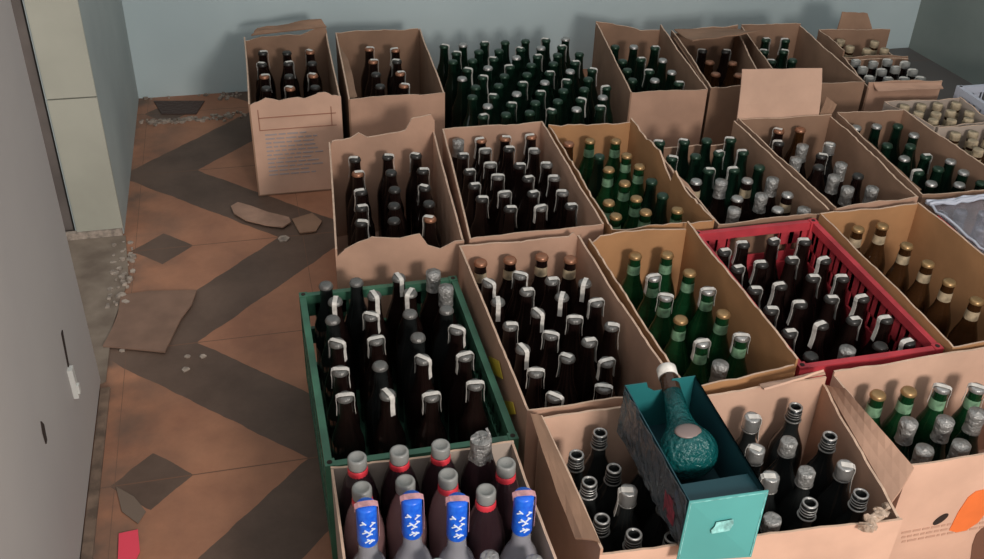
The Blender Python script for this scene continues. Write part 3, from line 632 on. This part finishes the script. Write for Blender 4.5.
for grp in GROUPS:
    B = []
    for k in grp:
        if k == 'S3': pts = [(x, y, 0, 0) for x, y in LOOSE]
        else:
            pts = []
            for px, py in CAPS[k]:
                w_ = at_z(px, py, INFO[k][3]); pts.append((w_.x, w_.y, px, py))
        for i, (x, y, px, py) in enumerate(pts): B.append([x, y, INFO[k][2], k, i, px, py])
    wall = .014 if grp[0] in ('C1', 'C4') else .0085
    for it in range(400):
        for i in range(len(B)):
            for j in range(i):
                dx, dy = B[i][0]-B[j][0], B[i][1]-B[j][1]; d = math.hypot(dx, dy) or 1e-4; need = B[i][2]+B[j][2]+.001
                if d < need:
                    s = (need-d)/2*.9/d; B[i][0] += dx*s; B[i][1] += dy*s; B[j][0] -= dx*s; B[j][1] -= dy*s
        for b in B: b[0], b[1] = inside(list(BOX[b[3]]), b[0], b[1], b[2]+wall)
    worst = min([math.hypot(B[i][0]-B[j][0], B[i][1]-B[j][1])-B[i][2]-B[j][2] for i in range(len(B)) for j in range(i)] or [0])
    if worst < -.002: print('TIGHT', grp, round(worst, 4))
    # rows from the back, then left to right
    S = sorted(B, key=lambda b: -b[1]); rows = []
    for b in S:
        if rows and rows[-1][0][1]-b[1] < .032: rows[-1].append(b)
        else: rows.append([b])
    for ri, row in enumerate(rows):
        row.sort(key=lambda b: b[0])
        for ci, b in enumerate(row):
            x, y, rr, k, i, px, py = b
            sp = spec_for(k, i, px, py)
            rz = random.choice((0, PI, 0, PI, .3, PI-.3)) + random.uniform(-.35, .35) - .25
            if 'arch' in sp: rz = random.choice((-.25, -.1, .1, -.6, 1.2, -1.2)) + random.uniform(-.2, .2)
            if k == 'D1v': rz = random.uniform(-.2, .2)
            if k in ('C4', 'B2') and px: rz = (PI if i % 2 else 0)+random.uniform(-.3, .3)
            t = (0, 0)
            o = place(sp, x, y, rz, t, .0)
            rw = ('back row' if ri == 0 else 'front row' if ri == len(rows)-1 else ORD[ri]+' row')
            cw = 'leftmost' if ci == 0 else ('rightmost' if ci == len(row)-1 else ORD[ci]+' from left')
            if len(row) == 1: cw = 'alone'
            where = 'among' if k == 'S3' else 'in'
            tag(o, f'{WORDS[sp]} {where} {INFO[k][0]}, {rw}, {cw}', 'bottle', 'bottles '+where+' '+INFO[k][0]); count += 1
print('bottles', count)
# fix over-long labels is done by the assert in tag

# ---------------------------------------------------------------- teal gift box with a decanter, lying on the carton
z0, z1 = .305, .412
tb = empty('gift_box', (.66, 1.14, z0)); tag(tb, 'teal gift box with clear film side lying across the front carton', 'gift box')
def L3(x, y, z): return Vector((x, y, z)) - tb.location
X0f, X1f, X0b, X1b, Yf, Yb = .594, .722, .592, .727, 1.002, 1.285
def plate(name, pts, n, m, t=.002): bm = bmesh.new(); slab(bm, [L3(*p) for p in pts], n, t); return obj(name, bm, M[m], tb)
fr = plate('end_panel', [(.583, .988, z0-.012), (.706, .972, z0-.012), (X1f+.004, Yf-.004, z1), (X0f, Yf, z1)], (0, -1, 0), 'teal_end')
bm = bmesh.new()
for a, b in (((.586, .9855, z0-.008), (X0f+.003, Yf-.0025, z1-.003)), ((X0f+.003, Yf-.0025, z1-.003), (X1f+.001, Yf-.0065, z1-.003)), ((X1f+.001, Yf-.0065, z1-.003), (.703, .9695, z0-.008))):
    tube(bm, [L3(*a), L3(*b)], .0007, 4)
obj('edge_line', bm, M['teal_light'], fr)
bm = bmesh.new()
pc = at_y(722, 526, .985); xc, zc = pc.x, pc.z
slab(bm, [L3(xc+dx, .9835+dz*.16-dx*.07, zc+dz) for dx, dz in ((-.017, -.011), (.012, -.009), (.018, .003), (.017, .012), (-.011, .010), (-.013, .002), (-.018, -.004))], (0, -1, 0), .0006)
o = obj('printed_label', bm, M['teal_light'], fr); o['label'] = 'pale printed label on teal end'
plate('back_panel', [(X0b, Yb, z0), (X1b, Yb, z0), (X1b, Yb, z1), (.682, Yb, z1), (.678, Yb, z1-.012), (.664, Yb, z1-.022), (.650, Yb, z1-.022), (.637, Yb, z1-.012), (.633, Yb, z1), (X0b, Yb, z1)], (0, 1, 0), 'teal')
plate('bottom_panel', [(X0f, Yf, z0), (X1f, Yf, z0), (X1b, Yb, z0), (X0b, Yb, z0)], (0, 0, 1), 'teal_dark')
plate('shelf', [(X0f+.003, Yf+.004, z1-.014), (X1f-.002, Yf+.004, z1-.014), (X1f-.002, Yf+.05, z1-.018), (X0f+.003, Yf+.05, z1-.018)], (0, 0, 1), 'teal_dark')
plate('lining', [(X0f+.003, Yf+.003, z0+.003), (X1f-.002, Yf+.003, z0+.003), (X1f-.002, Yf+.003, z1-.006), (X0f+.003, Yf+.003, z1-.006)], (0, 1, 0), 'teal_dark')
def rim(name, xf, xb, s, m='teal_dark'):
    bm = bmesh.new()
    for za, zb in ((z1-.006, z1), (z0, z0+.008)):
        v = [L3(xf, Yf, za), L3(xb, Yb, za), L3(xb, Yb, zb), L3(xf, Yf, zb)]; slab(bm, v, (s, 0, 0), .002)
    return obj(name, bm, M[m], tb)
rim('side_rim', X0f, X0b, 1); rim('side_rim', X1f, X1b, -1)
def film(name, xf, xb, s, m):
    bm = bmesh.new(); G = []
    for i in range(25):
        t_ = i/24; G.append([bm.verts.new(L3(xf+(xb-xf)*t_ - s*.001 + s*random.uniform(-.004, .0004), Yf+(Yb-Yf)*t_, z0+(z1-z0)*j/8)) for j in range(9)])
    for i in range(24):
        for j in range(8): bm.faces.new((G[i][j], G[i+1][j], G[i+1][j+1], G[i][j+1]))
    o = obj(name, bm, M[m], tb); md = o.modifiers.new('s', 'SOLIDIFY'); md.thickness = .0006
    return o
film('film_window', X0f, X0b, 1, 'film').__setitem__('label', 'wrinkled clear film side'); plate('side_panel', [(X1f, Yf, z0), (X1b, Yb, z0), (X1b, Yb, z1), (X1f, Yf, z1)], (-1, 0, 0), 'teal_dark')
bm = bmesh.new(); slab(bm, [L3(X0f-.003, y, z) for y, z in ((1.03, .325), (1.07, .322), (1.075, .365), (1.035, .37))], (-1, 0, 0), .001); o = obj('red_sticker', bm, mat('faded red sticker', (150, 60, 75), .6, noise=.3, scale=90), tb); o['label'] = 'faded red sticker patch'
# decanter
c0 = Vector((.661, 1.150, .364)); tip = at_y(666, 368, 1.33)
ax = (tip-c0).normalized(); Lb = (tip-c0).length
dc = empty('decanter', tuple(c0)); tag(dc, 'round teal textured decanter with amber neck and white cap in gift box', 'bottle')
rot = ax.to_track_quat('Z', 'Y').to_matrix().to_4x4()
def dl(name, prof, m, n=28, sc=(1, 1)):
    bm = bmesh.new(); lathe(bm, prof, n); bmesh.ops.transform(bm, matrix=rot @ Matrix.Diagonal((sc[0], sc[1], 1, 1)), verts=bm.verts); return obj(name, bm, M[m], dc, True)
dl('glass_body', [(.0005, -.042)]+[(.052*math.sin(a), -.045*math.cos(a)) for a in [PI*k/14 for k in range(2, 11)]]+[(.030, .046), (.024, .062), (.021, .08), (.0175, Lb-.058)], 'teal_glass')
dl('neck', [(.0165, Lb-.058), (.0172, Lb-.055), (.0165, Lb-.030), (.0172, Lb-.026), (.0165, Lb-.022)], 'amber_glass')
dl('cap', [(.0182, Lb-.022), (.0182, Lb-.002), (.0165, Lb), (.0004, Lb)], 'seal')
bm = bmesh.new()
for v in ((-.02, .0), ):
    r = bmesh.ops.create_uvsphere(bm, u_segments=16, v_segments=8, radius=1, matrix=Matrix.Translation((at_z(688, 431, .412) - c0)) @ Matrix.Diagonal((.024, .018, .005, 1)))
obj('medallion', bm, mat('muted pinkish medallion', (120, 104, 100), .35), dc, True)

# ---------------------------------------------------------------- light
W = bpy.data.worlds.new('world'); bpy.context.scene.world = W; W.use_nodes = True
W.node_tree.nodes['Background'].inputs[0].default_value = rgb((216, 218, 218)); W.node_tree.nodes['Background'].inputs[1].default_value = WORLD
def area(name, loc, target, size, power, col):
    l = bpy.data.lights.new(name, 'AREA'); l.size = size; l.energy = power; l.color = col
    o = bpy.data.objects.new(name, l); C.objects.link(o); o.location = loc
    o.rotation_euler = (Vector(target)-Vector(loc)).to_track_quat('-Z', 'Y').to_euler(); return o
area('doorway_light', (.85, -1.0, 1.45), (.7, 1.8, .1), .42, KEY, (1, .93, .86))
sc = bpy.context.scene
sc.view_settings.view_transform = 'Standard'; sc.view_settings.look = 'None'; sc.view_settings.gamma = 1; sc.view_settings.exposure = EXPO; sc.view_settings.use_curve_mapping = False
# no stray unused originals
for o in list(C.objects):
    if o.type == 'EMPTY' and o.location.z < -4: print('UNUSED', o.name)
